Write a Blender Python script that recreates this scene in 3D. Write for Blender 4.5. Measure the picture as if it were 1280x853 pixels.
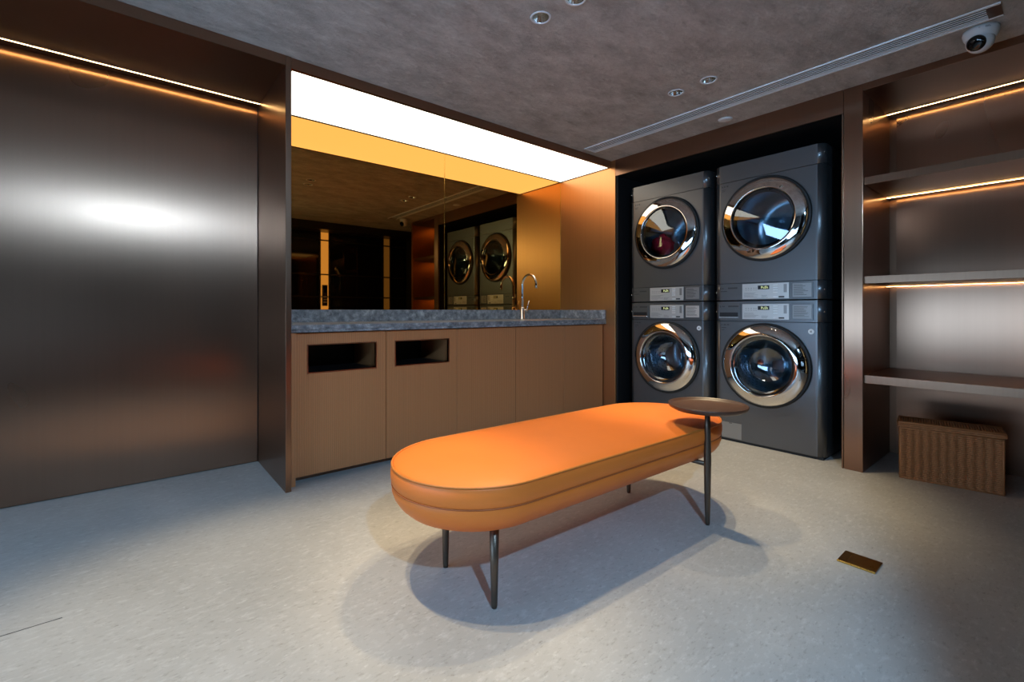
import bpy, bmesh, math, random
from mathutils import Vector, Matrix
random.seed(7)
S = bpy.context.scene
for o in list(bpy.data.objects): bpy.data.objects.remove(o)
COL = S.collection
PI = math.pi
R = math.radians

# ------------------------------------------------------------------ camera
W_PX, H_PX, F_PX, CY_PX = 1280.0, 853.0, 580.44, 388.32
YAW = 50.31
cd = bpy.data.cameras.new('camera'); cam = bpy.data.objects.new('camera', cd); COL.objects.link(cam)
cd.sensor_fit = 'HORIZONTAL'; cd.sensor_width = 36.0
cd.lens = F_PX / W_PX * 36.0
cd.shift_y = -(H_PX/2 - CY_PX) / W_PX
cd.clip_start = 0.02
cam.location = (0, 0, 0.93)
cam.rotation_euler = (R(90), 0, R(YAW - 90))
S.camera = cam

# ------------------------------------------------------------------ world, exposure
S.view_settings.view_transform = 'Standard'
S.view_settings.look = 'None'
S.view_settings.exposure = 0.0
S.view_settings.gamma = 1.0
S.view_settings.use_curve_mapping = False
wd = bpy.data.worlds.new('world'); S.world = wd; wd.use_nodes = True
wd.node_tree.nodes['Background'].inputs[0].default_value = (0.55, 0.72, 1.0, 1)
wd.node_tree.nodes['Background'].inputs[1].default_value = 0.4

WARM = (1.0, 0.81, 0.50)
COOL = (0.36, 0.65, 1.0)
P_PANEL = 2.3           # luminous ceiling panel over the counter
P_DOWN = 56.0           # each ceiling downlight
P_COOL = 250.0          # cool adjustable spotlight at the entrance side
P_WIN = 75.0            # daylight at the entrance window
P_LED = 24.0             # shelf and niche light lines

def area_light(name, loc, direction, sx, sy, power, color):
    l = bpy.data.lights.new(name, 'AREA'); l.shape = 'RECTANGLE'; l.size = sx; l.size_y = sy
    l.energy = power; l.color = color
    o = bpy.data.objects.new(name, l); COL.objects.link(o); o.location = loc
    o.rotation_euler = Vector(direction).to_track_quat('-Z', 'Y').to_euler()
    return o
area_light('window_daylight', (-2.33, 1.50, 0.785), (1, 0, 0), 3.0, 0.73, P_WIN, (.42, .70, 1.0))

# ------------------------------------------------------------------ materials
MATS = {}
class N:
    def __init__(s, name):
        s.m = bpy.data.materials.new(name); s.m.use_nodes = True
        s.t = s.m.node_tree; s.p = s.t.nodes['Principled BSDF']; s.out = s.t.nodes['Material Output']
    def n(s, typ, **kw):
        q = s.t.nodes.new(typ)
        for k, v in kw.items(): setattr(q, k, v)
        return q
    def l(s, a, b): s.t.links.new(a, b)
    def set(s, **kw):
        for k, v in kw.items():
            k = k.replace('_', ' ')
            i = s.p.inputs[k]
            i.default_value = (*v, 1) if isinstance(v, tuple) and len(v) == 3 and i.type == 'RGBA' else v
        return s
    def coords(s, scale):
        tc = s.n('ShaderNodeTexCoord'); mp = s.n('ShaderNodeMapping')
        mp.inputs['Scale'].default_value = scale
        s.l(tc.outputs['Object'], mp.inputs['Vector']); return mp.outputs[0]
    def noise(s, scale, vec=None, detail=3.0, rough=.55):
        q = s.n('ShaderNodeTexNoise'); q.inputs['Scale'].default_value = scale
        q.inputs['Detail'].default_value = detail; q.inputs['Roughness'].default_value = rough
        if vec is not None: s.l(vec, q.inputs['Vector'])
        return q.outputs['Fac']
    def ramp(s, fac, stops):
        q = s.n('ShaderNodeValToRGB'); e = q.color_ramp.elements
        while len(e) < len(stops): e.new(0.5)
        for i, (p, c) in enumerate(stops):
            e[i].position = p; e[i].color = (*c, 1) if len(c) == 3 else c
        s.l(fac, q.inputs[0]); return q.outputs[0]
    def maprange(s, fac, a, b, c, d):
        q = s.n('ShaderNodeMapRange'); s.l(fac, q.inputs[0])
        for i, v in enumerate((a, b, c, d)): q.inputs[i+1].default_value = v
        return q.outputs[0]
    def bump(s, h, strength, dist=.01):
        q = s.n('ShaderNodeBump'); q.inputs['Strength'].default_value = strength
        q.inputs['Distance'].default_value = dist
        s.l(h, q.inputs['Height']); s.l(q.outputs[0], s.p.inputs['Normal'])
    def mix(s, fac, a, b):
        q = s.n('ShaderNodeMix', data_type='RGBA')
        for i, v in ((0, fac), (6, a), (7, b)):
            if isinstance(v, (tuple, float, int)): q.inputs[i].default_value = (*v, 1) if isinstance(v, tuple) else v
            else: s.l(v, q.inputs[i])
        return q.outputs[2]

def plain(name, col, rough=.5, metal=0.0, **kw):
    m = N(name).set(Base_Color=col, Roughness=rough, Metallic=metal, **kw)
    MATS[name] = m.m; return m.m

def bronze(name, col, rough, aniso=.55, streak=.12):
    m = N(name).set(Metallic=1.0, Roughness=rough, Anisotropic=aniso)
    v = m.coords((70, 70, .5)); g = m.noise(1.0, v, 3, .6)
    v2 = m.coords((1.1, 1.1, .5)); g2 = m.noise(1.3, v2, 2)
    lo = tuple(c*(1-streak) for c in col); hi = tuple(c*(1+streak) for c in col)
    m.l(m.mix(g, lo, hi), m.p.inputs['Base Color'])
    m.l(m.maprange(g2, .3, .7, rough-.015, rough+.015), m.p.inputs['Roughness'])
    # vertical hairline brushing: the lobe is widest across the grain
    geo = m.n('ShaderNodeNewGeometry'); cr = m.n('ShaderNodeVectorMath', operation='CROSS_PRODUCT')
    m.l(geo.outputs['True Normal'], cr.inputs[0]); cr.inputs[1].default_value = (.02, .03, 1)
    m.l(cr.outputs[0], m.p.inputs['Tangent'])
    MATS[name] = m.m; return m.m

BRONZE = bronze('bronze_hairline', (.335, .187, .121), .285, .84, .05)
BRONZE_END_LIT = bronze('bronze_end_lit', (.66, .325, .140), .37, .30, .06)  # brighter copy of the bronze, glow of the nearby light panel put into its colour
BRONZE_EDGE = bronze('bronze_edge', (.27, .155, .100), .32, .3)
plain('black_lining', (.006, .006, .007), .6)
plain('black_gap', (.004, .004, .004), .7)
plain('chrome', (.78, .78, .78), .06, 1.0)
plain('lamp_reflector', (.72, .70, .67), .20, 1.0)
plain('chrome_ring', (.74, .72, .70), .05, 1.0)
plain('brushed_steel', (.55, .54, .53), .28, 1.0)
plain('drum_steel', (.42, .50, .56), .30, 1.0)
plain('black_plastic', (.012, .012, .013), .35)
plain('black_rubber', (.010, .010, .010), .55)
plain('white_plastic', (.72, .74, .76), .35)
plain('print_dark', (.05, .05, .05), .6)
plain('print_grey', (.25, .24, .23), .6)
plain('button_white', (.8, .8, .78), .4)
plain('leg_metal', (.125, .092, .068), .40, .8)
plain('brass', (.62, .38, .09), .25, 1.0)
plain('brass_dark', (.28, .15, .035), .30, 1.0)
plain('red_cloth', (.85, .015, .04), .8)
plain('dark_soffit', (.030, .022, .017), .35, .3)

m = N('machine_paint').set(Metallic=.80, Roughness=.37, Coat_Weight=.35, Coat_Roughness=.20)
g = m.noise(900, None, 2); m.l(m.mix(g, (.125, .125, .128), (.160, .160, .164)), m.p.inputs['Base Color']); MATS['machine_paint'] = m.m
m = N('silver_panel').set(Metallic=.6, Roughness=.38, Base_Color=(.62, .60, .57)); MATS['silver_panel'] = m.m
m = N('info_plate').set(Metallic=.5, Roughness=.35, Base_Color=(.30, .29, .28)); MATS['info_plate'] = m.m
m = N('info_plate_light').set(Metallic=.3, Roughness=.4, Base_Color=(.60, .55, .50)); MATS['info_plate_light'] = m.m

def emis(name, col, st):
    m = N(name).set(Base_Color=(.8, .8, .8), Roughness=.6, Emission_Color=col, Emission_Strength=st)
    MATS[name] = m.m; return m.m
emis('panel_light', (1.0, .915, .74), P_PANEL)
emis('led_line', (1.0, .64, .25), P_LED)
emis('lamp_disc', (1.0, .88, .70), 9.0)
emis('lamp_disc_cool', (.7, .86, 1.0), 14.0)
emis('display_digits', (.75, .85, .10), .9)
emis('lit_strip', (1.0, .74, .34), 1.0)
emis('lit_strip_dim', (1.0, .74, .34), .16)
for k in ('lit_strip', 'lit_strip_dim'): MATS[k].node_tree.nodes['Principled BSDF'].inputs['Base Color'].default_value = (.02, .015, .01, 1)

m = N('bronze_mirror').set(Metallic=1.0, Roughness=.015, Base_Color=(.52, .248, .060)); MATS['bronze_mirror'] = m.m
m = N('black_glass').set(Base_Color=(.006, .005, .005), Roughness=.04, Specular_IOR_Level=.6); MATS['black_glass'] = m.m

def thin_glass(name, tint, gloss, fac):
    m = N(name); m.t.nodes.remove(m.p)
    tr = m.n('ShaderNodeBsdfTransparent'); tr.inputs[0].default_value = (*tint, 1)
    gl = m.n('ShaderNodeBsdfGlossy'); gl.inputs[0].default_value = (*gloss, 1); gl.inputs['Roughness'].default_value = .02
    fr = m.n('ShaderNodeFresnel'); fr.inputs[0].default_value = 1.5
    ad = m.n('ShaderNodeMath', operation='ADD'); m.l(fr.outputs[0], ad.inputs[0]); ad.inputs[1].default_value = fac; ad.use_clamp = True
    mx = m.n('ShaderNodeMixShader'); m.l(ad.outputs[0], mx.inputs[0]); m.l(tr.outputs[0], mx.inputs[1]); m.l(gl.outputs[0], mx.inputs[2])
    m.l(mx.outputs[0], m.out.inputs[0]); MATS[name] = m.m
thin_glass('door_glass', (.62, .74, .82), (.85, .92, 1.0), .12)
thin_glass('window_glass', (.95, .97, 1.0), (.9, .95, 1.0), .0)

# floor: pale composite stone with fine flecks
m = N('floor_stone').set(Roughness=.42)
v = m.coords((1, 1, 1))
a = m.ramp(m.noise(2.2, v, 5, .6), [(.30, (.385, .368, .345)), (.70, (.470, .450, .425))])
v3 = m.coords((12, 26, 1)); st = m.noise(2.0, v3, 5, .7)
a = m.mix(m.maprange(st, .52, .70, 0, .55), a, (.60, .585, .56))
v4 = m.coords((16, 36, 1)); sd = m.noise(2.6, v4, 4, .65)
a = m.mix(m.maprange(sd, .56, .72, 0, .55), a, (.25, .225, .20))
a = m.mix(m.maprange(m.noise(60, m.coords((.6, 1.5, 1)), 3, .7), .64, .76, 0, .6), a, (.17, .145, .125))
a = m.mix(m.maprange(m.noise(45, m.coords((.7, 1.4, 1.3)), 3, .7), .62, .74, 0, .5), a, (.66, .65, .62))
m.l(a, m.p.inputs['Base Color'])
m.l(m.maprange(m.noise(6, v, 3), .3, .7, .36, .50), m.p.inputs['Roughness'])
m.bump(m.noise(60, v, 3), .04); MATS['floor_stone'] = m.m

# ceiling: trowelled cement plaster
m = N('ceiling_plaster').set(Roughness=.8)
v = m.coords((1, 1.7, 1))
n1 = m.noise(4.2, v, 9, .68); v2 = m.coords((7, 16, 1)); n2 = m.noise(1.6, v2, 8, .72)
a = m.ramp(n1, [(.28, (.300, .275, .252)), (.72, (.620, .590, .560))])
a = m.mix(m.maprange(n2, .54, .72, 0, .55), a, (.74, .72, .69))
a = m.mix(m.maprange(m.noise(3.0, m.coords((4, 9, 2)), 6, .7), .56, .72, 0, .5), a, (.20, .18, .165))
m.l(a, m.p.inputs['Base Color']); m.bump(n2, .6, .02); MATS['ceiling_plaster'] = m.m

# granite
m = N('grey_granite').set(Roughness=.30)
v = m.coords((1, 1, 1)); n1 = m.noise(26, v, 6, .75); n2 = m.noise(6, m.coords((1.2, 1, 2.4)), 4, .6)
a = m.ramp(n1, [(.30, (.045, .048, .053)), (.46, (.20, .205, .215)), (.58, (.35, .355, .365)), (.70, (.68, .67, .66))])
a = m.mix(m.maprange(n2, .40, .65, 0, .35), a, (.15, .17, .195))
m.l(a, m.p.inputs['Base Color']); MATS['grey_granite'] = m.m

# cabinet laminate with fine vertical reeding
m = N('cabinet_laminate').set(Roughness=.42)
v = m.coords((1, 1, 1)); w = m.n('ShaderNodeTexWave'); w.bands_direction = 'X'; w.inputs['Scale'].default_value = 27.0
w.inputs['Distortion'].default_value = 0; m.l(v, w.inputs['Vector'])
g = m.noise(1, m.coords((120, 120, 1.2)), 4, .65)
a = m.mix(g, (.450, .175, .064), (.560, .235, .092))
a = m.mix(m.maprange(w.outputs['Fac'], .0, .25, .25, 0), a, (.10, .05, .025))
m.l(a, m.p.inputs['Base Color']); m.bump(w.outputs['Fac'], .35, .002); MATS['cabinet_laminate'] = m.m

# leather
m = N('orange_leather').set(Roughness=.46, Specular_IOR_Level=.35)
v = m.coords((1, 1, 1)); g = m.noise(7, v, 3)
m.l(m.mix(g, (.74, .178, .026), (.82, .202, .032)), m.p.inputs['Base Color'])
vo = m.n('ShaderNodeTexVoronoi'); vo.inputs['Scale'].default_value = 420; m.l(v, vo.inputs['Vector'])
m.bump(vo.outputs['Distance'], .08, .002); MATS['orange_leather'] = m.m
plain('leather_piping', (.58, .170, .024), .5)
plain('leather_seam', (.40, .095, .018), .6)

# walnut tray
m = N('walnut').set(Roughness=.38)
g = m.noise(1, m.coords((6, 70, 6)), 4, .6); m.l(m.mix(g, (.045, .018, .010), (.105, .045, .026)), m.p.inputs['Base Color']); MATS['walnut'] = m.m

# wicker
m = N('wicker').set(Roughness=.6)
g = m.noise(60, None, 3); m.l(m.mix(g, (.34, .135, .048), (.58, .265, .105)), m.p.inputs['Base Color']); MATS['wicker'] = m.m
plain('wicker_dark', (.05, .022, .010), .7)
m = N('vent_metal').set(Metallic=.0, Roughness=.35, Base_Color=(.90, .95, .98)); MATS['vent_metal'] = m.m

# ------------------------------------------------------------------ helpers
def M(k): return MATS[k]
def link(name, me, mat, parent=None):
    o = bpy.data.objects.new(name, me); COL.objects.link(o)
    if mat is not None:
        if not me.materials: me.materials.append(M(mat))
    if parent is not None: attach(o, parent)
    return o
def world_loc(o):
    v = Vector(o.location)
    return v
def attach(o, parent):
    o.parent = parent
def tag(o, label, cat, group=None):
    o['label'] = label; o['category'] = cat
    if group: o['group'] = group
    return o
def struct(o, label=None):
    o['kind'] = 'structure'
    if label: o['label'] = label
    return o
def empty(name, loc, rz=0.0, label=None, cat=None, group=None):
    o = bpy.data.objects.new(name, None); COL.objects.link(o); o.empty_display_size = .05
    o.location = loc; o.rotation_euler = (0, 0, rz)
    if label: tag(o, label, cat, group)
    return o
def bm_obj(name, bm, mat, parent=None, smooth=False, loc=None):
    bmesh.ops.recalc_face_normals(bm, faces=bm.faces)
    me = bpy.data.meshes.new(name); bm.to_mesh(me); bm.free()
    if smooth:
        for p in me.polygons: p.use_smooth = True
    o = link(name, me, mat, parent)
    if loc is not None: o.location = loc
    return o
def add_box(bm, x0, x1, y0, y1, z0, z1, bev=0.0, seg=2):
    b2 = bmesh.new()
    bmesh.ops.create_cube(b2, size=1)
    for v in b2.verts:
        v.co = Vector(((x0+x1)/2+v.co.x*(x1-x0), (y0+y1)/2+v.co.y*(y1-y0), (z0+z1)/2+v.co.z*(z1-z0)))
    if bev > 0: bmesh.ops.bevel(b2, geom=b2.edges[:], offset=bev, segments=seg, affect='EDGES', profile=.5)
    merge(bm, b2)
def merge(bm, b2):
    me = bpy.data.meshes.new('tmp'); b2.to_mesh(me); b2.free(); bm.from_mesh(me); bpy.data.meshes.remove(me)
def box(name, x0, x1, y0, y1, z0, z1, mat, parent=None, bev=0.0, origin=None):
    """box given in world (or parent-local) coordinates, origin at its base centre"""
    c = Vector(((x0+x1)/2, (y0+y1)/2, z0)) if origin is None else Vector(origin)
    bm = bmesh.new(); add_box(bm, x0-c.x, x1-c.x, y0-c.y, y1-c.y, z0-c.z, z1-c.z, bev)
    return bm_obj(name, bm, mat, parent, loc=c)
def lathe(bm, prof, seg=48, axis='Z', center=(0, 0, 0), close=False):
    """prof: list of (radius, height). axis: direction of height"""
    c = Vector(center); rings = []
    for r, h in prof:
        ring = []
        if r < 1e-6:
            p = Vector((0, 0, h)); p = ax(p, axis); ring = [bm.verts.new(c+p)]
        else:
            for i in range(seg):
                a = 2*PI*i/seg
                ring.append(bm.verts.new(c+ax(Vector((r*math.cos(a), r*math.sin(a), h)), axis)))
        rings.append(ring)
    for a, b in zip(rings, rings[1:]):
        n = max(len(a), len(b))
        for i in range(n):
            j = (i+1) % n
            f = []
            for q in (a[i % len(a)], a[j % len(a)], b[j % len(b)], b[i % len(b)]):
                if q not in f: f.append(q)
            if len(f) > 2: bm.faces.new(f)
    if close:
        for r in (rings[0], rings[-1]):
            if len(r) > 2: bm.faces.new(r)
def ax(p, axis):
    if axis == 'Z': return p
    if axis == '-X': return Vector((-p.z, p.x, p.y))      # height points to -X
    if axis == 'X': return Vector((p.z, p.x, p.y))
    if axis == '-Z': return Vector((p.x, p.y, -p.z))
def tube(bm, pts, rads, seg=12, caps=True):
    pts = [Vector(p) for p in pts]; rings = []
    if not isinstance(rads, (list, tuple)): rads = [rads]*len(pts)
    up = None
    for i, p in enumerate(pts):
        t = (pts[min(i+1, len(pts)-1)]-pts[max(i-1, 0)]).normalized()
        if up is None:
            up = t.orthogonal().normalized()
        up = (up - t*up.dot(t)).normalized(); sd = t.cross(up)
        rings.append([bm.verts.new(p+(up*math.cos(2*PI*k/seg)+sd*math.sin(2*PI*k/seg))*rads[i]) for k in range(seg)])
    for a, b in zip(rings, rings[1:]):
        for k in range(seg):
            bm.faces.new((a[k], a[(k+1) % seg], b[(k+1) % seg], b[k]))
    if caps: bm.faces.new(rings[0][::-1]); bm.faces.new(rings[-1])
def plate_with_holes(outer, holes):
    """planar triangulated plate (z=0) with holes; lists of 2D points"""
    bm = bmesh.new(); es = []
    for loop in [outer]+holes:
        vs = [bm.verts.new((x, y, 0)) for x, y in loop]
        for i in range(len(vs)): es.append(bm.edges.new((vs[i], vs[(i+1) % len(vs)])))
    bmesh.ops.triangle_fill(bm, use_beauty=True, use_dissolve=False, edges=es)
    return bm
def circ(cx, cy, r, n=40): return [(cx+r*math.cos(2*PI*i/n), cy+r*math.sin(2*PI*i/n)) for i in range(n)]
def text_mesh(txt, size):
    cu = bpy.data.curves.new('txt', 'FONT'); cu.body = txt; cu.size = size; cu.align_x = 'CENTER'; cu.align_y = 'CENTER'
    cu.resolution_u = 2
    o = bpy.data.objects.new('txt', cu); COL.objects.link(o)
    bpy.context.view_layer.update()
    me = bpy.data.meshes.new_from_object(o.evaluated_get(bpy.context.evaluated_depsgraph_get()))
    bpy.data.objects.remove(o); bpy.data.curves.remove(cu)
    return me

# ------------------------------------------------------------------ main dimensions (metres)
ZC = 2.23                       # plaster ceiling
YD, XD0, XD1 = 2.552, .622, .650   # fin between left niche and counter
YL, YM = 3.209, 3.171            # left niche back, mirror
XR = 3.244                       # front plane of the washer wall
YC = 2.514                       # corner post
XNB = 4.16                       # washer niche back
YN0, YN1 = .866, 2.500           # washer niche opening
ZN = 2.09
YP = .763                        # pillar edge = alcove side
XB, YE = 3.8365, .135            # alcove back, alcove end
YB = -.90                        # glazed partition behind the camera
XL = -2.20                       # entrance-side wall
XR2 = 3.67

# ------------------------------------------------------------------ setting
struct(box('floor', XL-.3, XNB+.1, YB-.3, YL+.15, -.08, 0, 'floor_stone'))
# ceiling plate with real openings for downlights and slot diffuser
LAMPS = [(1.414, 1.504), (1.440, 1.318), (2.523, 1.507), (2.525, 1.306), (.32, 1.505), (.32, 1.312)]
SPOT = (.10, -.80, 2.12)
VX0, VX1, VY0, VY1 = 2.826, 2.962, .190, 2.498
bm = plate_with_holes([(XL, YB), (XNB, YB), (XNB, YL+.1), (XL, YL+.1)],
    [circ(x, y, .037) for x, y in LAMPS] +
    [[(VX0+.010, VY0+.01), (VX1-.010, VY0+.01), (VX1-.010, VY1-.01), (VX0+.010, VY1-.01)]])
for v in bm.verts: v.co.z = ZC
struct(bm_obj('ceiling', bm, 'ceiling_plaster'))
struct(box('light_block_slab', XL-.3, XNB+.1, YB-.3, YL+.15, ZC+.16, ZC+.22, 'ceiling_plaster'))  # unseen slab added above the ceiling to keep world light out

# left niche
wl = struct(box('wall_left', XL-.1, XD1, YL, YL+.1, 0, ZC+.1, 'black_lining'))
xs = [XL-.05, -1.30, -.01-.62, .6195]
for a, b in zip(xs, xs[1:]):
    o = box('wall_panel', a+.0012, b-.0012, YL-.012, YL-.0005, .004, 2.176, 'bronze_hairline', bev=.001)
    o.parent = wl; o.location = Vector(o.location)-Vector(wl.location)
t1 = struct(box('trim_1', XL, XD0, YD, YL-.0005, 2.178, ZC-.001, 'bronze_hairline', bev=.0015), 'bronze soffit and fascia of the left niche')
t2 = struct(box('trim_2', XD0, XD1, YD, YL, 0, ZC-.001, 'bronze_edge', bev=.0025), 'bronze fin between left niche and counter')
# counter recess
wf = struct(box('wall_front', XD1, XR+.02, YM+.006, YL+.1, 0, ZC+.1, 'black_lining'))
struct(box('trim_3', XD1+.001, XR-.001, YD+.006, YD+.024, 2.1735, ZC-.001, 'bronze_hairline', bev=.001), 'bronze fascia above the luminous panel')
struct(box('trim_4', XD1+.001, XR-.001, YD+.025, YM+.005, 2.189, ZC-.001, 'black_lining'), 'dark backing above the luminous panel')
struct(box('trim_5', XR, XR+.018, YC, YM+.004, 0, ZC-.001, 'bronze_end_lit', bev=.0015), 'bronze end panel beside the mirror')
struct(box('trim_6', XD1+.0005, XD1+.036, YD+.062, YD+.080, .0, .810, 'cabinet_laminate', bev=.001), 'narrow filler strip beside the first cabinet')
# washer wall
wr = struct(box('wall_right', XNB, XNB+.08, YB-.2, YL+.1, 0, ZC+.1, 'black_lining'))
struct(box('trim_7', XR+.0185, XNB, YN1, YC+.02, 0, ZN+.02, 'black_lining'), 'black left lining of the washer niche')
struct(box('trim_8', XR+.018, XNB, YN0, YN1, ZN+.001, ZN+.020, 'black_lining'), 'black top lining of the washer niche')
struct(box('trim_9', XR, XR+.018, YP+.094, YC-.0015, ZN, ZC-.001, 'bronze_hairline', bev=.0015), 'bronze fascia above the washers')
struct(box('trim_10', XR, XR+.022, YP+.094, YN0, 0, ZN-.001, 'bronze_edge', bev=.0015), 'narrow bronze jamb beside the washers')
struct(box('trim_11', XR, XB+.03, YP, YP+.092, 0, ZC-.001, 'bronze_hairline', bev=.002), 'bronze pillar between washers and shelves')
struct(box('trim_12', XR+.024, XNB, YP+.093, YN0-.001, 0, ZN+.02, 'black_lining'), 'black right lining of the washer niche')
# shelf alcove
wa = struct(box('wall_alcove', XB+.018, XB+.06, YE-.05, YP-.0005, 0, ZC+.05, 'bronze_edge'))
o = box('wall_panel', XB-.004, XB+.0175, YE+.001, YP-.040, .002, 2.180, 'bronze_hairline', bev=.001); o.parent = wa; o.location = Vector(o.location)-Vector(wa.location)
struct(box('trim_13', XR, XB+.0175, YE, YP-.0005, 2.190, ZC-.001, 'bronze_hairline', bev=.001), 'bronze soffit over the shelf alcove')
struct(box('trim_14', XR, XB+.06, YE-.036, YE-.0005, 0, ZC-.001, 'bronze_end_lit', bev=.002), 'bronze end panel of the shelf alcove')
struct(box('wall_corner', XR2, XR2+.05, YB, YE-.037, 0, ZC+.05, 'dark_soffit'))
# glazed partition behind the camera (seen in the bronze mirror)
wb = struct(box('wall_back', XL-.1, XNB, YB-.12, YB-.06, 0, ZC+.1, 'black_lining'))
def bpart(name, x0, x1, z0, z1, y0, y1, mat):
    o = box(name, x0, x1, y0, y1, z0, z1, mat, bev=.001); o.parent = wb; o.location = Vector(o.location)-Vector(wb.location); return o
vx = [XL, -.9, .4, 1.30, 2.255, 2.395, 3.265, 3.395, XR2]
zz = [.02, .55, 1.139, 1.479, 2.0, 2.20]
for i, (a, b) in enumerate(zip(vx, vx[1:])):
    for c, d in zip(zz, zz[1:]):
        lit = (abs(a-2.255) < .01) or (abs(a-3.265) < .01)
        bpart('lit_pane' if lit else 'pane', a+.009, b-.009, c+.009, d-.009, YB-.055, YB-.045, ('lit_strip' if a < 3 else 'lit_strip_dim') if lit else 'black_glass')
for a in vx[1:-1]: bpart('mullion', a-.012, a+.012, .0, 2.22, YB-.058, YB-.030, 'black_plastic')
for c in zz[1:-1]: bpart('transom', XL, XR2, c-.010, c+.010, YB-.058, YB-.032, 'black_plastic')
struct(box('trim_15', XL, XR2, YB-.058, YB+.25, 2.12, ZC-.001, 'dark_soffit'), 'dark bulkhead over the glazed partition')
# entrance-side wall with a low daylight window
wy0, wy1, wz0, wz1 = .0, 3.0, .42, 1.15
bm = plate_with_holes([(YB-.1, 0), (YL+.1, 0), (YL+.1, ZC+.1), (YB-.1, ZC+.1)], [[(wy0, wz0), (wy1, wz0), (wy1, wz1), (wy0, wz1)]])
for v in bm.verts: v.co = Vector((0, v.co.x, v.co.y))
ext = bmesh.ops.extrude_face_region(bm, geom=bm.faces[:])
for g in ext['geom']:
    if isinstance(g, bmesh.types.BMVert): g.co.x -= .10
o = struct(bm_obj('wall_entrance', bm, 'dark_soffit')); o.location = (XL, 0, 0)
w1 = struct(empty('window_1', (XL-.05, (wy0+wy1)/2, wz0)))
for nm, a, b, c, d in (('window_frame', wy0, wy0+.03, wz0, wz1), ('window_frame', wy1-.03, wy1, wz0, wz1), ('window_frame', wy0+.03, wy1-.03, wz0, wz0+.03), ('window_frame', wy0+.03, wy1-.03, wz1-.03, wz1)):
    o = box(nm, XL-.07, XL-.03, a, b, c, d, 'black_plastic'); o.parent = w1; o.location = Vector(o.location)-Vector(w1.location)
o = box('pane', XL-.054, XL-.050, wy0+.03, wy1-.03, wz0+.03, wz1-.03, 'window_glass'); o.parent = w1; o.location = Vector(o.location)-Vector(w1.location)

# ------------------------------------------------------------------ light lines
def led(x0, x1, y0, y1, z, label):
    r = empty('light_line', ((x0+x1)/2, (y0+y1)/2, z), 0, label, 'LED strip', 'light lines of niche and shelves')
    c = Vector(r.location)
    o = box('diffuser', x0-c.x, x1-c.x, y0-c.y, y1-c.y, -.006, -.001, 'led_line', r)
    for s in (0, 1):
        if x1-x0 > y1-y0:
            yy = (y0-.004, y0-.0005) if s == 0 else (y1+.0005, y1+.004)
            box('housing', x0-c.x, x1-c.x, yy[0]-c.y, yy[1]-c.y, -.005, -.0005, 'black_plastic', r)
        else:
            xx = (x0-.004, x0-.0005) if s == 0 else (x1+.0005, x1+.004)
            box('housing', xx[0]-c.x, xx[1]-c.x, y0-c.y, y1-c.y, -.005, -.0005, 'black_plastic', r)
led(XL+.05, XD0-.004, YL-.091, YL-.085, 2.178, 'warm light line along the top of the left bronze niche')
led(XB-.079, XB-.073, YE+.003, YP-.003, 2.190, 'warm light line at the top of the shelf alcove')

# luminous ceiling panel
lp = empty('luminous_panel', ((XD1+XR)/2, (YD+.024+YM)/2, 2.173), 0, 'long glowing white ceiling light panel above the counter and mirror', 'ceiling light')
c = Vector(lp.location); x0, x1, y0, y1 = XD1+.001-c.x, XR-.001-c.x, YD+.0245-c.y, YM+.003-c.y
box('diffuser', x0+.010, x1-.010, y0+.004, y1-.012, .002, .012, 'panel_light', lp)
box('frame_rail', x0, x1, y1-.011, y1, 0, .015, 'black_plastic', lp)
box('frame_rail', x0, x1, y0, y0+.003, 0, .015, 'black_plastic', lp)
box('frame_rail', x0, x0+.009, y0+.0035, y1-.0115, 0, .015, 'black_plastic', lp)
box('frame_rail', x1-.009, x1, y0+.0035, y1-.0115, 0, .015, 'black_plastic', lp)

# mirror: two bronze tinted sheets
def mirror(x0, x1, label):
    r = empty('wall_mirror', ((x0+x1)/2, YM+.003, .937), 0, label, 'mirror', 'bronze mirrors over the counter')
    w = (x1-x0)/2
    box('glass_sheet', -w, w, -.003, .002, 0, 1.232, 'bronze_mirror', r)
    box('edge_strip', w-.0035, w, -.0045, -.0031, 0, 1.232, 'brass', r)
    return r
mirror(XD1+.001, 1.939, 'wide bronze tinted mirror sheet on the left, beside the tall fin')
mirror(1.9415, XR-.001, 'narrower bronze tinted mirror sheet on the right, behind the tap')

# ------------------------------------------------------------------ counter
ct = empty('stone_worktop', ((XD1+XR)/2, (2.61+YM)/2, .813), 0, 'grey granite worktop with raised upstand under the mirror', 'worktop')
c = Vector(ct.location)
def cpart(nm, x0, x1, y0, y1, z0, z1, bev=.002):
    return box(nm, x0-c.x, x1-c.x, y0-c.y, y1-c.y, z0-c.z, z1-c.z, 'grey_granite', ct, bev)
cpart('top_slab', XD1+.001, XR-.001, 2.612, YM-.001, .829, .853)
cpart('front_apron', XD1+.001, XR-.001, 2.612, 2.634, .8125, .8285, .0015)
cpart('backsplash', XD1+.001, XR-.020, YM-.019, YM-.001, .8535, .935)
cpart('side_splash', XR-.0195, XR-.001, 2.614, YM-.001, .8535, .935)
cpart('side_splash', XD1+.001, XD1+.018, 2.614, YM-.020, .8535, .935)

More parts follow.
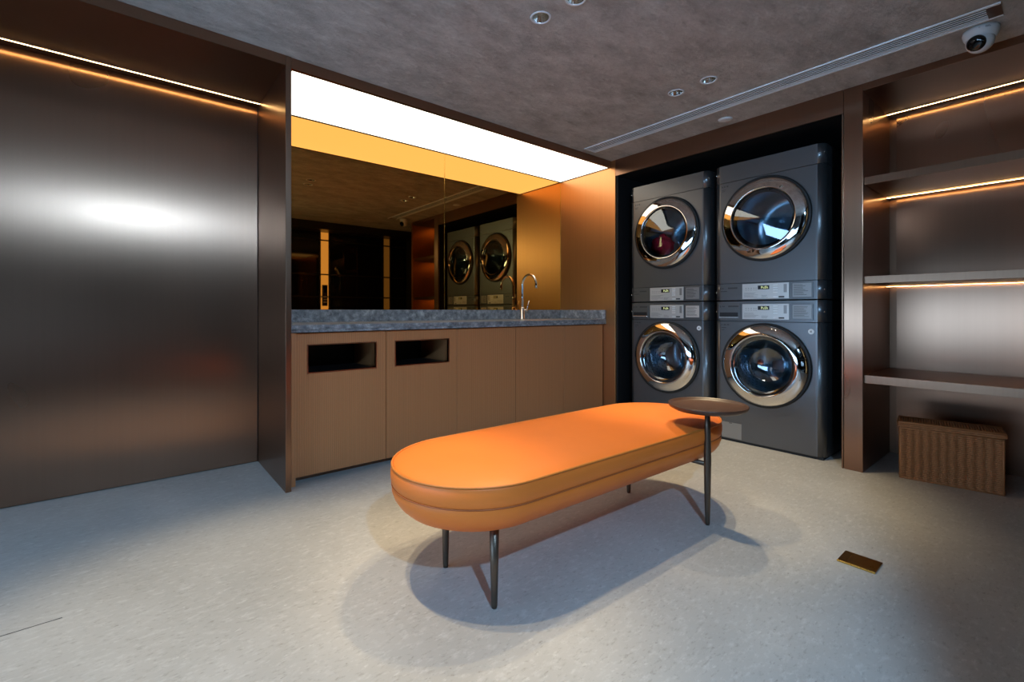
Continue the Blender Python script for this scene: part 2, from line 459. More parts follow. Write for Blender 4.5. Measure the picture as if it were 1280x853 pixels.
DX = [.690, 1.206, 1.712, 2.231, 2.748, 3.238]
CABL = ['brown reeded cabinet with a dark chute slot, leftmost beside the tall fin',
        'brown reeded cabinet with a dark chute slot, second from the fin',
        'plain brown cabinet right of the two slotted ones, middle of five',
        'plain brown cabinet behind the bench, fourth from the fin',
        'plain brown cabinet in the corner next to the washers']
SLOT = {0: (.758, 1.141), 1: (1.269, 1.646)}
for i in range(5):
    a, b = DX[i]+.0015, DX[i+1]-.0015
    r = empty('base_cabinet', ((a+b)/2, 2.66, 0), 0, CABL[i], 'cabinet', 'cabinets under the worktop')
    w = (b-a)/2; yf = -.015; z0, z1 = .035, .806
    box('carcass_side', -w, -w+.016, .006, .46, .03, .808, 'cabinet_laminate', r)
    box('carcass_side', w-.016, w, .006, .46, .03, .808, 'cabinet_laminate', r)
    box('carcass_back', -w+.0165, w-.0165, .446, .46, .03, .808, 'black_lining', r)
    box('carcass_floor', -w+.0165, w-.0165, .006, .445, .03, .046, 'black_lining', r)
    box('plinth', -w, w, .045, .060, 0, .0295, 'bronze_edge', r)
    if i in SLOT:
        s0, s1 = SLOT[i][0]-(a+b)/2, SLOT[i][1]-(a+b)/2
        bm = plate_with_holes([(-w, z0), (w, z0), (w, z1), (-w, z1)], [[(s0, .592), (s1, .592), (s1, .739), (s0, .739)]])
        for v in bm.verts: v.co = Vector((v.co.x, yf, v.co.y-z0))
        ext = bmesh.ops.extrude_face_region(bm, geom=bm.faces[:])
        for g in ext['geom']:
            if isinstance(g, bmesh.types.BMVert): g.co.y += .018
        d = bm_obj('door', bm, 'cabinet_laminate', r); d.location = (0, 0, z0)
        bm = bmesh.new(); q = .006
        add_box(bm, s0-q, s1+q, yf-.002, yf+.0185, .739, .739+q); add_box(bm, s0-q, s1+q, yf-.002, yf+.0185, .592-q, .592)
        add_box(bm, s0-q, s0, yf-.002, yf+.0185, .592, .739); add_box(bm, s1, s1+q, yf-.002, yf+.0185, .592, .739)
        f = bm_obj('slot_frame', bm, 'bronze_edge', d); f.location = (0, 0, -z0)
        box('chute', s0, s1, .012, .30, .50, .590, 'black_plastic', r)
    else:
        box('door', -w, w, yf, yf+.018, z0, z1, 'cabinet_laminate', r, bev=.0012)

# tap
tp = empty('gooseneck_tap', (2.700, 3.108, .853), 0, 'slim chrome gooseneck tap standing on the granite worktop', 'faucet')
bm = bmesh.new(); lathe(bm, [(0, 0), (.026, 0), (.026, .006), (.019, .010), (.019, .10), (.014, .108), (0, .108)], 28)
bm_obj('base', bm, 'chrome', tp, True)
pts = [(0, 0, .10), (0, 0, .20), (0, 0, .30)]
for k in range(1, 17):
    a = PI*k/16*1.04; pts.append((0, -.09+.09*math.cos(a), .30+.09*math.sin(a)))
pts.append((0, pts[-1][1]+.002, pts[-1][2]-.02))
bm = bmesh.new(); tube(bm, pts, .0105, 14); bm_obj('spout', bm, 'chrome', tp, True)
bm = bmesh.new(); tube(bm, [(.012, 0, .075), (.060, 0, .075)], .013, 14); h = bm_obj('handle', bm, 'chrome', tp, True)
bm = bmesh.new(); tube(bm, [(.052, 0, .080), (.060, -.004, .12), (.072, -.008, .165)], [.006, .005, .004], 10); bm_obj('lever', bm, 'chrome', h, True)

# ------------------------------------------------------------------ laundry machines
MW, MD, CR = .700, .745, .050      # width, depth, front corner radius
def half_profile():
    """plan outline of the shell without the flat front: from front-right flat edge round the corners to the back (x = depth, y = width)"""
    w = MW/2; pts = []
    for k in range(9):
        a = PI/2*k/8
        pts.append((CR-CR*math.cos(a), -w+CR-CR*math.sin(a)))
    return pts
def shell(bm, z0, z1, hole=None, inset=0.0):
    """front panel + rounded corners + sides between two heights; optional round porthole (y, z, r)"""
    w = MW/2; right = half_profile(); left = [(x, -y) for x, y in right]
    b = inset
    for prof in (right, left):
        pr = prof+[(MD, prof[-1][1])]
        lo = [bm.verts.new((x, y, z0)) for x, y in pr]; hi = [bm.verts.new((x, y, z1)) for x, y in pr]
        for i in range(len(pr)-1): bm.faces.new((lo[i], lo[i+1], hi[i+1], hi[i]))
    fw = w-CR
    if hole:
        hy, hz, hr = hole
        b2 = plate_with_holes([(-fw, z0), (fw, z0), (fw, z1), (-fw, z1)], [circ(hy, hz, hr, 56)])
        for v in b2.verts: v.co = Vector((0, v.co.x, v.co.y))
        merge(bm, b2)
    else:
        v = [bm.verts.new(p) for p in ((0, -fw, z0), (0, fw, z0), (0, fw, z1), (0, -fw, z1))]; bm.faces.new(v)
    ring = [(x, y) for x, y in right[::-1]]+[(x, y) for x, y in left]
    full = [(MD, -w)]+ring+[(MD, w)]
    for z in (z0, z1): bm.faces.new([bm.verts.new((x, y, z)) for x, y in full])
    v = [bm.verts.new(p) for p in ((MD, -w, z0), (MD, w, z0), (MD, w, z1), (MD, -w, z1))]; bm.faces.new(v)
    bmesh.ops.remove_doubles(bm, verts=bm.verts, dist=1e-5)
def seg_obj(name, z0, z1, parent, hole=None):
    bm = bmesh.new(); shell(bm, z0, z1, hole)
    o = bm_obj(name, bm, 'machine_paint', parent)
    for p in o.data.polygons:
        n = p.normal
        p.use_smooth = abs(n.z) < .5 and abs(n.x) < .995 and abs(n.y) < .995
    return o
def bars(name, rects, mat, parent, x=-.0016, th=.0008):
    bm = bmesh.new()
    for y0, y1, z0, z1 in rects: add_box(bm, x-th, x, min(y0, y1), max(y0, y1), z0, z1)
    return bm_obj(name, bm, mat, parent)
def text_on_front(name, txt, size, y, z, mat, parent, x=-.004):
    me = text_mesh(txt, size)
    for v in me.vertices: v.co = Vector((0, -v.co.x, v.co.y))
    me.materials.clear(); me.materials.append(M(mat))
    for p in me.polygons: p.material_index = 0
    o = bpy.data.objects.new(name, me); COL.objects.link(o); o.parent = parent; o.location = (x, y, z); return o

def control_strip(r, zc, washer, light_plate):
    """silver panel, display, keys, info plate; y>0 is towards the camera's left"""
    h = .052
    p = box('control_panel', -.0035, 0, -.150, .147, zc-h, zc+h, 'silver_panel', r, bev=.001)
    base = Vector(p.location)
    def sub(o): o.parent = p; o.location = Vector(o.location)-base; return o
    d = sub(box('display', -.0050, -.0036, -.030, .043, zc+.012, zc+.038, 'black_plastic'))
    t = text_on_front('display_digits', 'PuSh', .023, -.004, 0, 'display_digits', p, 0)
    t.location = Vector((-.0056, .000, zc+.0245))-base
    for k, z in enumerate((.038, .022, .006, -.010, -.040)):
        sub(box('button', -.0052, -.0036, -.083, -.054, zc+z-.0035, zc+z+.0035, 'button_white', bev=.0006))
    pr = []
    for yy in (.125, .108, .090, .072, .058): pr += [(yy, yy-.007, zc+.020, zc+.024), (yy, yy-.007, zc+.008, zc+.011)]
    for k in range(5): pr.append((.135, .135-random.uniform(.06, .11), zc-.012-.007*k, zc-.0100-.007*k))
    for k in range(3): pr.append((.020, .020-random.uniform(.03, .05), zc-.030-.007*k, zc-.028-.007*k))
    sub(bars('print_marks', pr, 'print_grey', None, -.0036, .0003))
    sub(bars('side_scale', [(-.118, -.137, zc-.012, zc+.042)], 'info_plate', None, -.0036, .0004))
    sub(bars('name_strip', [(-.088, -.122, zc-.046, zc-.036)], 'print_dark', None, -.0036, .0004))
    # framed instruction plate
    q = box('plate_frame', -.004, 0, -.287, -.163, zc-.052, zc+.052, 'machine_paint', r, bev=.0012)
    qb = Vector(q.location)
    o = box('instruction_plate', -.0055, -.0041, -.279, -.171, zc-.044, zc+.044, 'info_plate_light' if light_plate else 'info_plate', bev=.0008); o.parent = q; o.location -= qb
    pr = []
    for k in range(9): pr.append((-.178, -.178-random.uniform(.05, .088), zc+.032-.008*k, zc+.0345-.008*k))
    o = bars('print_marks', pr, 'print_dark', None, -.0056, .0003); o.parent = q; o.location = Vector(o.location)-qb
    # logo side
    if washer:
        q = box('detergent_drawer', -.004, 0, .162, .338-.02, zc-.055, zc+.055, 'machine_paint', r, bev=.0015); qb = Vector(q.location)
        o = box('recess', -.0046, -.0041, .176, .306, zc-.036, zc-.006, 'black_plastic'); o.parent = q; o.location -= qb
        o = box('handle_lip', -.0085, -.0041, .172, .310, zc-.043, zc-.037, 'chrome', bev=.001); o.parent = q; o.location -= qb
        o = bars('print_marks', [(.305, .298, zc+.030, zc+.042), (.290, .270, zc+.034, zc+.040), (.245, .172, zc+.032, zc+.042)], 'print_dark', None, -.0041, .0004); o.parent = q; o.location = Vector(o.location)-qb
    else:
        bars('print_marks', [(.305, .297, zc+.020, zc+.034), (.291, .280, zc+.022, zc+.030), (.248, .182, zc+.022, zc+.032), (.300, .255, zc+.002, zc+.008)], 'print_dark', r, -.0001, .0004)
    for s in (-1, 1):
        bm = bmesh.new(); lathe(bm, [(0, .0035), (.004, .003), (.006, .0)], 14, '-X')
        o = bm_obj('screw', bm, 'chrome', r, True); o.location = (CR*.45, s*(MW/2-.009), zc); o.rotation_euler = (0, 0, s*R(55)*-1*-1)

def door(r, zc, kind):
    d = empty('door', (0, .002, zc)); d.parent = r
    bm = bmesh.new(); lathe(bm, [(.285, 0), (.285, .016), (.279, .021), (.272, .021), (.272, 0)], 72, '-X'); bm_obj('gasket', bm, 'black_rubber', d, True)
    bm = bmesh.new()
    if kind == 'dryer':
        prof = [(.272, .004), (.272, .024), (.268, .031), (.255, .038), (.230, .045), (.212, .048), (.205, .050), (.200, .048), (.197, .038), (.196, -.002)]
    else:
        prof = [(.272, .004), (.272, .022), (.268, .030), (.250, .042), (.225, .052), (.208, .056), (.202, .056), (.198, .052), (.196, .040), (.195, -.002)]
    lathe(bm, prof, 72, '-X'); bm_obj('chrome_ring', bm, 'chrome_ring', d, True)
    bm = bmesh.new()
    lathe(bm, [(.1955, .040), (.1955, .028), (.178, .020), (.176, .016)], 72, '-X'); bm_obj('inner_rim', bm, 'black_plastic', d, True)
    bm = bmesh.new()
    if kind == 'dryer':
        prof = [(.194, .036)]+[(.194*(1-t), .036+.030*(1-(1-t)**1.25)) for t in (.1, .25, .4, .55, .7, .82, .92, 1.0)]
    else:
        prof = [(.194, .036), (.180, .034), (.165, .018), (.150, -.02), (.135, -.060), (.110, -.085), (.06, -.098), (0, -.10)]
    lathe(bm, prof, 72, '-X'); bm_obj('glass', bm, 'door_glass', d, True)
    # drum behind the glass
    bm = bmesh.new()
    if kind == 'dryer':
        lathe(bm, [(.199, -.003), (.23, -.05), (.27, -.07), (.27, -.46), (.12, -.50), (.11, -.48), (0, -.48)], 56, '-X')
    else:
        lathe(bm, [(.199, -.003), (.22, -.06), (.26, -.08), (.26, -.46), (.13, -.50), (.12, -.47), (0, -.47)], 56, '-X')
    dr = bm_obj('drum', bm, 'drum_steel', d, True)
    for k in range(3):
        a = PI/2+2*PI*k/3+.3; bm = bmesh.new()
        b2 = bmesh.new(); add_box(b2, .09, .44, -.022, .022, -.262, -.215, .012); b2.transform(Matrix.Rotation(a, 4, 'X')); merge(bm, b2)
        bm_obj('lifter', bm, 'drum_steel', dr)
    if kind == 'washer':
        bm = bmesh.new()
        for a in range(40):
            for b in range(9):
                an = 2*PI*(a+.5*(b % 2))/40; rr = .2585; x = .11+.035*b
                p = Vector((x, rr*math.cos(an), rr*math.sin(an))); n = Vector((0, -math.cos(an), -math.sin(an))); tt = Vector((1, 0, 0)); s = n.cross(tt)
                vs = [bm.verts.new(p+n*.0006+(tt*math.cos(q*PI/3)+s*math.sin(q*PI/3))*.0055) for q in range(6)]; bm.faces.new(vs)
        o = bm_obj('perforations', bm, 'black_gap', dr); o['kind'] = 'stuff'
    return d

def dryer(x, y, label, group, light_plate):
    r = empty('tumble_dryer', (x, y, 1.000), 0, label, 'dryer', group)
    bm = bmesh.new(); add_box(bm, .012, MD-.01, -MW/2+.006, MW/2-.006, .003, .964)
    seg_obj('control_fascia', .003, .119, r)
    seg_obj('front_panel', .1225, .842, r, (.002, .548, .199))
    seg_obj('top_panel', .8455, .968, r)
    bm.free()
    box('seam', .010, MD-.02, -MW/2+.008, MW/2-.008, .1192, .1223, 'black_gap', r)
    box('seam', .010, MD-.02, -MW/2+.008, MW/2-.008, .8423, .8453, 'black_gap', r)
    control_strip(r, .061, False, light_plate)
    door(r, .548, 'dryer')
    bars('print_marks', [(.292, .284, .812, .822), (.276, .268, .812, .822), (.258, .246, .812, .822), (.292, .262, .792, .796), (.292, .270, .782, .786)], 'print_dark', r, -.0001, .0004)
    for s in (-1, 1):
        bm = bmesh.new(); lathe(bm, [(0, .0035), (.004, .003), (.006, .0)], 14, '-X')
        o = bm_obj('screw', bm, 'chrome', r, True); o.location = (CR*.45, s*(MW/2-.009), .915); o.rotation_euler = (0, 0, s*R(55))
    return r
def washer(x, y, label, group, light_plate):
    r = empty('washing_machine', (x, y, 0), 0, label, 'washing machine', group)
    box('plinth', .012, MD-.03, -MW/2+.012, MW/2-.012, 0, .0175, 'black_rubber', r)
    seg_obj('front_panel', .018, .852, r, (.002, .560, .199))
    seg_obj('control_fascia', .856, .994, r)
    box('seam', .010, MD-.02, -MW/2+.008, MW/2-.008, .8523, .8557, 'black_gap', r)
    control_strip(r, .922, True, light_plate)
    door(r, .560, 'washer')
    bm = bmesh.new(); lathe(bm, [(.0, .0008), (.017, .0008), (.017, .0)], 24, '-X'); s = bm_obj('sticker', bm, 'button_white', r); s.location = (-.0002, -.275, .797)
    o = bars('print_marks', [(.004, -.004, -.006, .006), (.007, .005, -.004, .004)], 'print_grey', s, -.0010, .0002)
    bars('print_marks', [(.295, .288, .825, .832), (.280, .262, .825, .832), (.255, .240, .825, .832), (.295, .262, .805, .810), (.295, .275, .790, .794)], 'print_dark', r, -.0001, .0004)
    a = box('access_cover', -.0025, 0, .152, .306, .024, .134, 'info_plate', r, bev=.001)
    bm = bmesh.new(); add_box(bm, -.0012, 0, -.010, .010, -.004, .0); o = bm_obj('latch', bm, 'black_plastic', a); o.location = (-.0012, 0, .108)
    return r
XW = 3.305
YWR, YWL = 1.3185, 2.0600
G = 'laundry machines stacked in the black niche'
dryer(XW, YWR, 'grey tumble dryer on top of the right stack, nearest the pillar', G, False)
dryer(XW, YWL, 'grey tumble dryer on top of the left stack, red cloth inside', G, False)
washer(XW, YWR, 'grey front-loading washer at the bottom of the right stack', G, False)
washer(XW, YWL, 'grey front-loading washer at the bottom of the left stack', G, True)

# red cloth lying in the left dryer
bm = bmesh.new(); bmesh.ops.create_icosphere(bm, subdivisions=4, radius=1)
from mathutils import noise as MN
for v in bm.verts:
    p = v.co.copy(); d = 1+.28*MN.noise(p*2.2)+.10*MN.noise(p*6)
    v.co = Vector((p.x*.080*d, p.y*.088*d, p.z*.092*d))
rc = bm_obj('red_cloth', bm, 'red_cloth', None, True); rc.location = (XW+.170, YWL+.143, 1.470)
tag(rc, 'crumpled red cloth inside the upper left dryer drum', 'laundry')

# ------------------------------------------------------------------ shelves
SH = [(1.653, 1.696, 'highest of the three bronze shelves, with a light line beneath'), (1.085, 1.127, 'middle bronze shelf in the alcove at eye level'), (.512, .558, 'lowest bronze shelf, just above the wicker basket')]
for z0, z1, lab in SH:
    r = empty('bronze_shelf', ((XR+.024+XB-.005)/2, (YE+YP)/2, z0), 0, lab, 'shelf', 'bronze shelves in the alcove')
    c = Vector(r.location)
    box('front_lip', XR+.024-c.x, XR+.030-c.x, YE+.001-c.y, YP-.001-c.y, 0, z1-z0, 'bronze_edge', r, bev=.001)
    box('board', XR+.0305-c.x, XB-.006-c.x, YE+.001-c.y, YP-.001-c.y, .004, z1-z0-.0015, 'bronze_hairline', r, bev=.001)
led(XB-.079, XB-.073, YE+.003, YP-.003, 1.656, 'warm light line under the highest shelf')
led(XB-.079, XB-.073, YE+.003, YP-.003, 1.088, 'warm light line under the middle shelf')

# ------------------------------------------------------------------ ceiling fixtures
def downlight(x, y, label, share=1.0, r0=.037):
    r = empty('ceiling_downlight', (x, y, ZC), 0, label, 'downlight', 'recessed ceiling downlights')
    bm = bmesh.new(); lathe(bm, [(r0-.001, .002), (r0+.002, -.003), (r0+.008, -.003), (r0+.010, 0), (r0+.009, .0005)], 36); bm_obj('trim_ring', bm, 'white_plastic', r, True)
    bm = bmesh.new(); lathe(bm, [(r0-.001, .0), (r0-.006, .020), (r0-.016, .050), (.020, .060)], 24); bm_obj('reflector', bm, 'lamp_reflector', r)
    bm = bmesh.new(); lathe(bm, [(.021, .058), (.0, .058)], 24); bm_obj('lamp', bm, 'lamp_disc', r)
    bm = bmesh.new(); lathe(bm, [(r0+.001, .001), (r0+.001, .09), (0, .09)], 24); bm_obj('housing', bm, 'black_plastic', r)
    l = bpy.data.lights.new('downlight_beam', 'SPOT'); l.energy = P_DOWN*share; l.color = WARM
    l.spot_size = R(58); l.spot_blend = .60; l.shadow_soft_size = .022
    o = bpy.data.objects.new('downlight_beam', l); COL.objects.link(o); o.parent = r; o.location = (0, 0, -.004)
    return r, o
labs = ['chrome recessed downlight above the bench, nearest one fully in view', 'chrome downlight cut by the top edge of the photo', 'small chrome downlight above the washers, further from the slot diffuser', 'small chrome downlight near the slot diffuser, right of its twin', 'chrome downlight over the left end of the room, outside the picture', 'chrome downlight over the left end of the room, second of that pair']
labs[2] = 'small chrome downlight above the washers, left one of the far pair'
labs[3] = 'small chrome downlight above the washers, right one of the far pair'
for (x, y), lb in zip(LAMPS, labs): downlight(x, y, lb, .85 if 1 < x < 2 else 1.25)
# cool surface-mounted spot under the bulkhead behind the camera; its beam edge crosses the floor on the right
sp = empty('cool_spotlight', SPOT, 0, 'cool white surface spotlight under the bulkhead behind the camera', 'spotlight')
bm = bmesh.new(); lathe(bm, [(0, 0), (.048, 0), (.050, -.004), (.050, -.030), (.046, -.034), (.043, -.030), (.043, -.022)], 36); bm_obj('housing', bm, 'white_plastic', sp, True)
bm = bmesh.new(); lathe(bm, [(.043, -.024), (.0, -.024)], 28); bm_obj('lamp', bm, 'lamp_disc_cool', sp)
l = bpy.data.lights.new('spotlight_beam', 'SPOT'); l.energy = P_COOL; l.color = COOL; l.shadow_soft_size = .038
so = bpy.data.objects.new('spotlight_beam', l); COL.objects.link(so); so.parent = sp; so.location = (0, 0, -.040)
Lp = Vector(SPOT)+Vector((0, 0, -.04)); A = Vector((1.50, .24, 0)); B = Vector((2.95, .74, 0))
nrm = (A-Lp).cross(B-Lp).normalized()
if nrm.y < 0: nrm = -nrm
pl = ((A+B)/2-Lp); pl = (pl-nrm*pl.dot(nrm)).normalized()
HALF = R(68)
dr = (pl*math.cos(HALF)+nrm*math.sin(HALF)).normalized()
so.rotation_euler = dr.to_track_quat('-Z', 'Y').to_euler()
l.spot_size = 2*HALF+R(6); l.spot_blend = .12

# slot diffuser
v = empty('slot_diffuser', ((VX0+VX1)/2, (VY0+VY1)/2, ZC), 0, 'long pale metal slot air diffuser in the ceiling', 'air diffuser')
w, hl = (VX1-VX0)/2, (VY1-VY0)/2
box('frame_rail', -w, -w+.014, -hl, hl, -.005, .012, 'vent_metal', v, bev=.001)
box('frame_rail', w-.014, w, -hl, hl, -.005, .012, 'vent_metal', v, bev=.001)
box('end_cap', -w+.0145, w-.0145, -hl, -hl+.045, -.005, .010, 'bronze_edge', v, bev=.001)
box('end_cap', -w+.0145, w-.0145, hl-.012, hl, -.005, .010, 'vent_metal', v, bev=.001)
box('duct', -w+.012, w-.012, -hl+.012, hl-.013, .050, .056, 'black_gap', v)
for s in (-1, 1): box('duct_side', s*(w-.011)-.0008, s*(w-.011)+.0008, -hl+.012, hl-.013, .0125, .050, 'black_gap', v)
for k in range(5):
    x = -w+.029+k*(2*w-.058)/4
    box('slat', x-.0042, x+.0042, -hl+.046, hl-.0125, -.0045, -.0030, 'vent_metal', v, bev=.0003)

# small round ceiling cover
bm = bmesh.new(); lathe(bm, [(0, -.008), (.030, -.008), (.038, -.005), (.040, 0), (.0, 0)], 32)
cc = empty('ceiling_sounder', (3.132, 1.503, ZC), 0, 'small pale round cover on the ceiling between diffuser and washers', 'ceiling cover')
bm_obj('cover', bm, 'white_plastic', cc, True)
bm = bmesh.new(); lathe(bm, [(.040, -.0025), (.045, -.002), (.046, 0), (.040, 0)], 32); bm_obj('rim', bm, 'white_plastic', cc, True)

# dome camera
dc = empty('dome_camera', (3.045, .268, ZC), 0, 'white turret security camera with black lens under the ceiling', 'security camera')
bm = bmesh.new(); lathe(bm, [(0, 0), (.062, 0), (.064, -.012), (.060, -.030), (.050, -.048), (.0, -.050)], 40); bm_obj('base', bm, 'white_plastic', dc, True)
bm = bmesh.new(); bmesh.ops.create_uvsphere(bm, u_segments=36, v_segments=20, radius=.050)
b = bm_obj('ball', bm, 'white_plastic', dc, True); b.location = (-.006, .002, -.055)
dv = Vector((-1.09, .295, -.50)).normalized()
q = dv.to_track_quat('Z', 'Y')
bm = bmesh.new(); lathe(bm, [(.034, .036), (.0335, .046), (.028, .0525), (.018, .0545), (.0, .055)], 32)
bm.transform(q.to_matrix().to_4x4()); ln = bm_obj('lens_face', bm, 'black_glass', b, True)
bm = bmesh.new()
for k, (a0, a1, z) in enumerate(((198, 212, -.012), (198, 216, -.016), (178, 183, -.011))):
    for i in range(4):
        t0, t1 = R(a0+(a1-a0)*i/4), R(a0+(a1-a0)*(i+.7)/4)
        rr = .0648
        vs = [bm.verts.new((rr*math.cos(t), rr*math.sin(t), zz_)) for t, zz_ in ((t0, z), (t1, z), (t1, z-.0022), (t0, z-.0022))]; bm.faces.new(vs)
bm_obj('print_marks', bm, 'print_dark', dc)

# ------------------------------------------------------------------ bench
BZ = -1.6
bn = empty('upholstered_bench', (1.484, 1.326, 0), R(BZ), 'orange leather bench with rounded ends and a small attached tray table', 'bench')
BL, BWD = 1.650, .590
def stadium(off, n=28):
    """outline offset inward by off"""
    r = BWD/2-off; a = BL/2-BWD/2; pts = []
    for k in range(n+1):
        t = -PI/2+PI*k/n; pts.append((a+r*math.cos(t), r*math.sin(t)))
    for k in range(n+1):
        t = PI/2+PI*k/n; pts.append((-a+r*math.cos(t), r*math.sin(t)))
    # extra points along the straights
    return pts
def skin(prof, cap_top=True, cap_bot=True):
    bm = bmesh.new(); rings = []
    for off, z in prof: rings.append([bm.verts.new((x, y, z)) for x, y in stadium(off)])
    for a, b in zip(rings, rings[1:]):
        n = len(a)
        for i in range(n): bm.faces.new((a[i], a[(i+1) % n], b[(i+1) % n], b[i]))
    if cap_top: bm.faces.new(rings[0])
    if cap_bot: bm.faces.new(rings[-1][::-1])
    return bm
top = [(.20, .4330), (.14, .4325), (.09, .4305), (.05, .4265), (.025, .4210), (.010, .4150), (.003, .4120)]
upper = [(.003, .4120), (.000, .405), (-.003, .390), (-.003, .370), (.001, .353), (.0035, .3490)]
lower = [(.0035, .3485), (.001, .343), (.001, .328), (.008, .308), (.021, .288), (.042, .268), (.074, .252), (.106, .247), (.16, .246)]
cu = bm_obj('seat_cushion', skin(top+upper[1:], True, False), 'orange_leather', bn, True)
bs = bm_obj('seat_base', skin(lower, False, True), 'orange_leather', bn, True)
bm = bmesh.new(); pts = [(x, y, .4130) for x, y in stadium(.002)]; tube(bm, pts+[pts[0]], .0042, 8, False); bm_obj('piping', bm, 'leather_piping', cu, True)
bm = bmesh.new(); pts = [(x, y, .3487) for x, y in stadium(.0015)]; tube(bm, pts+[pts[0]], .0026, 8, False); bm_obj('piping', bm, 'leather_seam', bs, True)
inv = bn_inv = Matrix.LocRotScale(Vector(bn.location), bn.rotation_euler, None).inverted()
def bl(x, y, z): return inv @ Vector((x, y, z))
for x, y in ((.885, 1.153), (.890, 1.449), (1.973, 1.444)):
    p = bl(x, y, 0); bm = bmesh.new()
    tube(bm, [(p.x, p.y, 0), (p.x, p.y, .01), (p.x, p.y, .12), (p.x, p.y, .252)], [.0085, .010, .0125, .0155], 20)
    lg = bm_obj('leg', bm, 'leg_metal', bn, True)
p = bl(1.940, 1.009, 0); bm = bmesh.new()
tube(bm, [(p.x, p.y, 0), (p.x, p.y, .012), (p.x, p.y, .15), (p.x, p.y, .29), (p.x, p.y, .42), (p.x, p.y, .500)], [.0085, .0098, .0135, .0155, .0125, .0105], 20)
bm_obj('tray_pole', bm, 'leg_metal', bn, True)
q = bl(1.965, 1.30, 0); bm = bmesh.new()
tube(bm, [(p.x, p.y, .262), (p.x+(q.x-p.x)*.35, p.y+(q.y-p.y)*.35, .2595), (q.x, q.y, .2555)], [.010, .010, .010], 14); bm_obj('strut', bm, 'leg_metal', bn, True)
bm = bmesh.new()
lathe(bm, [(0, .497), (.10, .497), (.140, .501), (.158, .511), (.1625, .520), (.1620, .5245), (.1585, .5245), (.155, .519), (.146, .5135), (.05, .5125), (0, .5125)], 72, 'Z', (p.x, p.y, 0))
bm_obj('tray', bm, 'walnut', bn, True)

# ------------------------------------------------------------------ basket
bk = empty('wicker_basket', (3.420, .425, 0), R(90+9.5)+PI, 'brown woven wicker basket with lid on the floor under the shelves', 'basket')
BKL, BKD, BKH = .395, .150, .285
def rect_path(l, d, n_l, n_d):
    pts = []
    for i in range(n_l): pts.append((-l/2+l*i/n_l, -d/2, 0, -1))
    for i in range(n_d): pts.append((l/2, -d/2+d*i/n_d, 1, 0))
    for i in range(n_l): pts.append((l/2-l*i/n_l, d/2, 0, 1))
    for i in range(n_d): pts.append((-l/2, d/2-d*i/n_d, -1, 0))
    return pts
def weave(bm, l, d, z0, z1, pitch, stake, amp, rad):
    nl = max(4, round(l/stake)*2); nd = max(2, round(d/stake)*2)
    path = rect_path(l, d, nl, nd); rows = int((z1-z0)/pitch)
    for r_ in range(rows):
        z = z0+pitch*(r_+.5); pts = []
        for i, (x, y, nx, ny) in enumerate(path):
            ph = math.sin(PI*i*.5+.45*math.sin(r_*.55)+PI*(r_ % 2)*.12)
            o_ = amp*ph
            pts.append((x+nx*o_, y+ny*o_, z))
        tube(bm, pts+[pts[0]], rad, 6, False)
bm = bmesh.new(); weave(bm, BKL, BKD, .006, BKH, .0098, .0175, .0046, .0051)
o = bm_obj('woven_body', bm, 'wicker', bk, True); o['kind'] = 'stuff'
box('liner', -BKL/2+.0065, BKL/2-.0065, -BKD/2+.0065, BKD/2-.0065, .001, BKH-.002, 'wicker_dark', bk)
for sx in (-1, 1):
    for sy in (-1, 1):
        bm = bmesh.new(); tube(bm, [(sx*BKL/2, sy*BKD/2, .001), (sx*BKL/2, sy*BKD/2, BKH)], .0055, 10); bm_obj('corner_post', bm, 'wicker', bk, True)
for z in (.004, BKH-.004):
    bm = bmesh.new(); pts = [(sx*(BKL/2+.002), sy*(BKD/2+.002), z) for sx, sy in ((-1, -1), (1, -1), (1, 1), (-1, 1))]; tube(bm, pts+[pts[0]], .005, 8, False); bm_obj('rim_band', bm, 'wicker', bk, True)
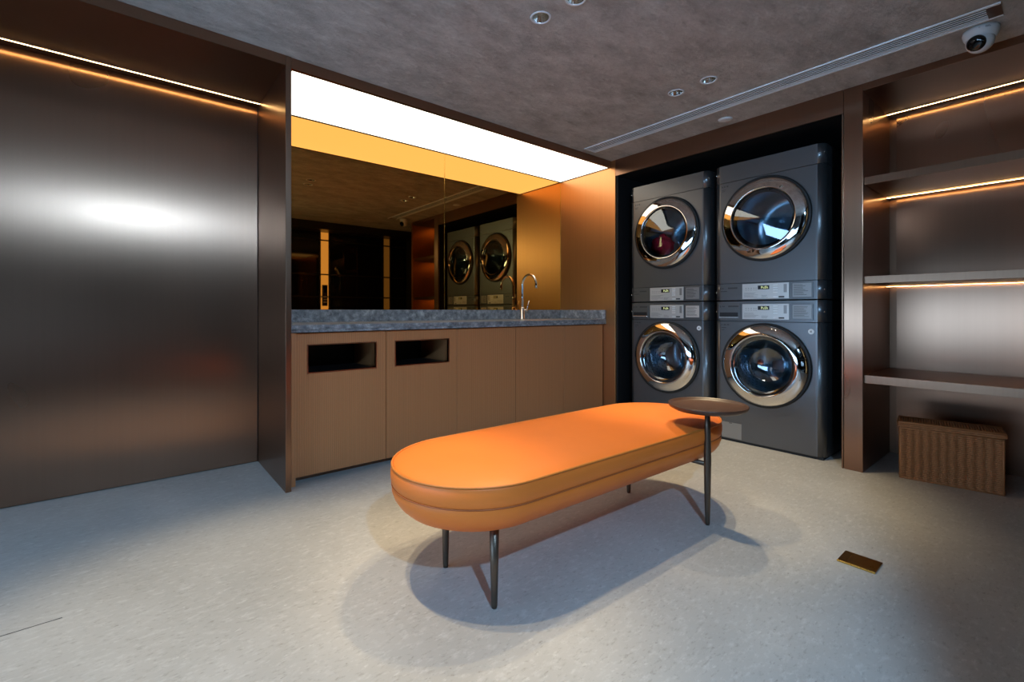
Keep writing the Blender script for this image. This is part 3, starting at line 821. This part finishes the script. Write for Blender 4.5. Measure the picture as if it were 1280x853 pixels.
# lid: transverse canes over a tray-shaped lid
ld = empty('lid', (0, 0, BKH+.001)); ld.parent = bk
LL, LD = BKL+.024, BKD+.026
bm = bmesh.new(); add_box(bm, -LL/2+.004, LL/2-.004, -LD/2+.004, LD/2-.004, .001, .026, .004); bm_obj('lid_core', bm, 'wicker_dark', ld)
bm = bmesh.new(); n = int(LL/.0105)
for i in range(n):
    x = -LL/2+.004+(LL-.008)*(i+.5)/n; pts = []
    for k in range(9):
        t = k/8; y = -LD/2+.009+(LD-.018)*t; pts.append((x, y, .0245+.0012*math.cos(PI*(k+i))*(0 if k in (0, 8) else 1)+.004*math.sin(PI*t)))
    tube(bm, pts, .0052, 6)
o = bm_obj('woven_top', bm, 'wicker', ld, True); o['kind'] = 'stuff'
bm = bmesh.new(); pts = [(sx*(LL/2-.003), sy*(LD/2-.003), .0255) for sx, sy in ((-1, -1), (1, -1), (1, 1), (-1, 1))]; tube(bm, pts+[pts[0]], .0058, 8, False); bm_obj('lid_rim', bm, 'wicker', ld, True)
bm = bmesh.new(); weave(bm, LL-.006, LD-.006, .001, .020, .0095, .026, .0030, .0048); o = bm_obj('woven_edge', bm, 'wicker', ld, True); o['kind'] = 'stuff'

# ------------------------------------------------------------------ card terminal on the lit pane (seen only in the mirror)
kt = empty('card_terminal', (2.325, YB-.0445, 1.00), 0, 'black card terminal on the lit glass strip, reflected in the mirror', 'card terminal')
box('case', -.038, .038, 0, .030, 0, .320, 'black_plastic', kt, bev=.004)
box('screen', -.028, .028, .0303, .0315, .20, .295, 'black_glass', kt)
for k in range(3): box('key_row', -.026, .026, .0303, .033, .05+.04*k, .065+.04*k, 'button_white', kt, bev=.001)

# ------------------------------------------------------------------ brass floor box
fb = empty('floor_socket', (2.080, .4985, 0), 0, 'brass floor socket box set in the floor right of the bench', 'floor socket')
box('plate', -.051, .051, -.0575, .0575, .0005, .0065, 'brass_dark', fb, bev=.0015)
box('edge_strip', -.0535, -.0512, -.0575, .0575, .0005, .006, 'brass', fb, bev=.0005)
box('flap', -.047, .047, -.054, .028, .0067, .0076, 'brass_dark', fb, bev=.0003)
box('flap_gap', -.046, .046, .0285, .0305, .0067, .0072, 'brass', fb)
bm = bmesh.new(); lathe(bm, [(.005, .0077), (.005, .0085), (.0035, .0085), (.0035, .0077)], 16); o = bm_obj('latch', bm, 'brass', fb); o.location = (-.020, -.040, 0)

# thin dark joint in the stone floor at the left edge
j = struct(box('trim_16', -.60, -.150, 1.949, 1.952, .0001, .0006, 'print_dark'), 'thin dark joint in the floor')
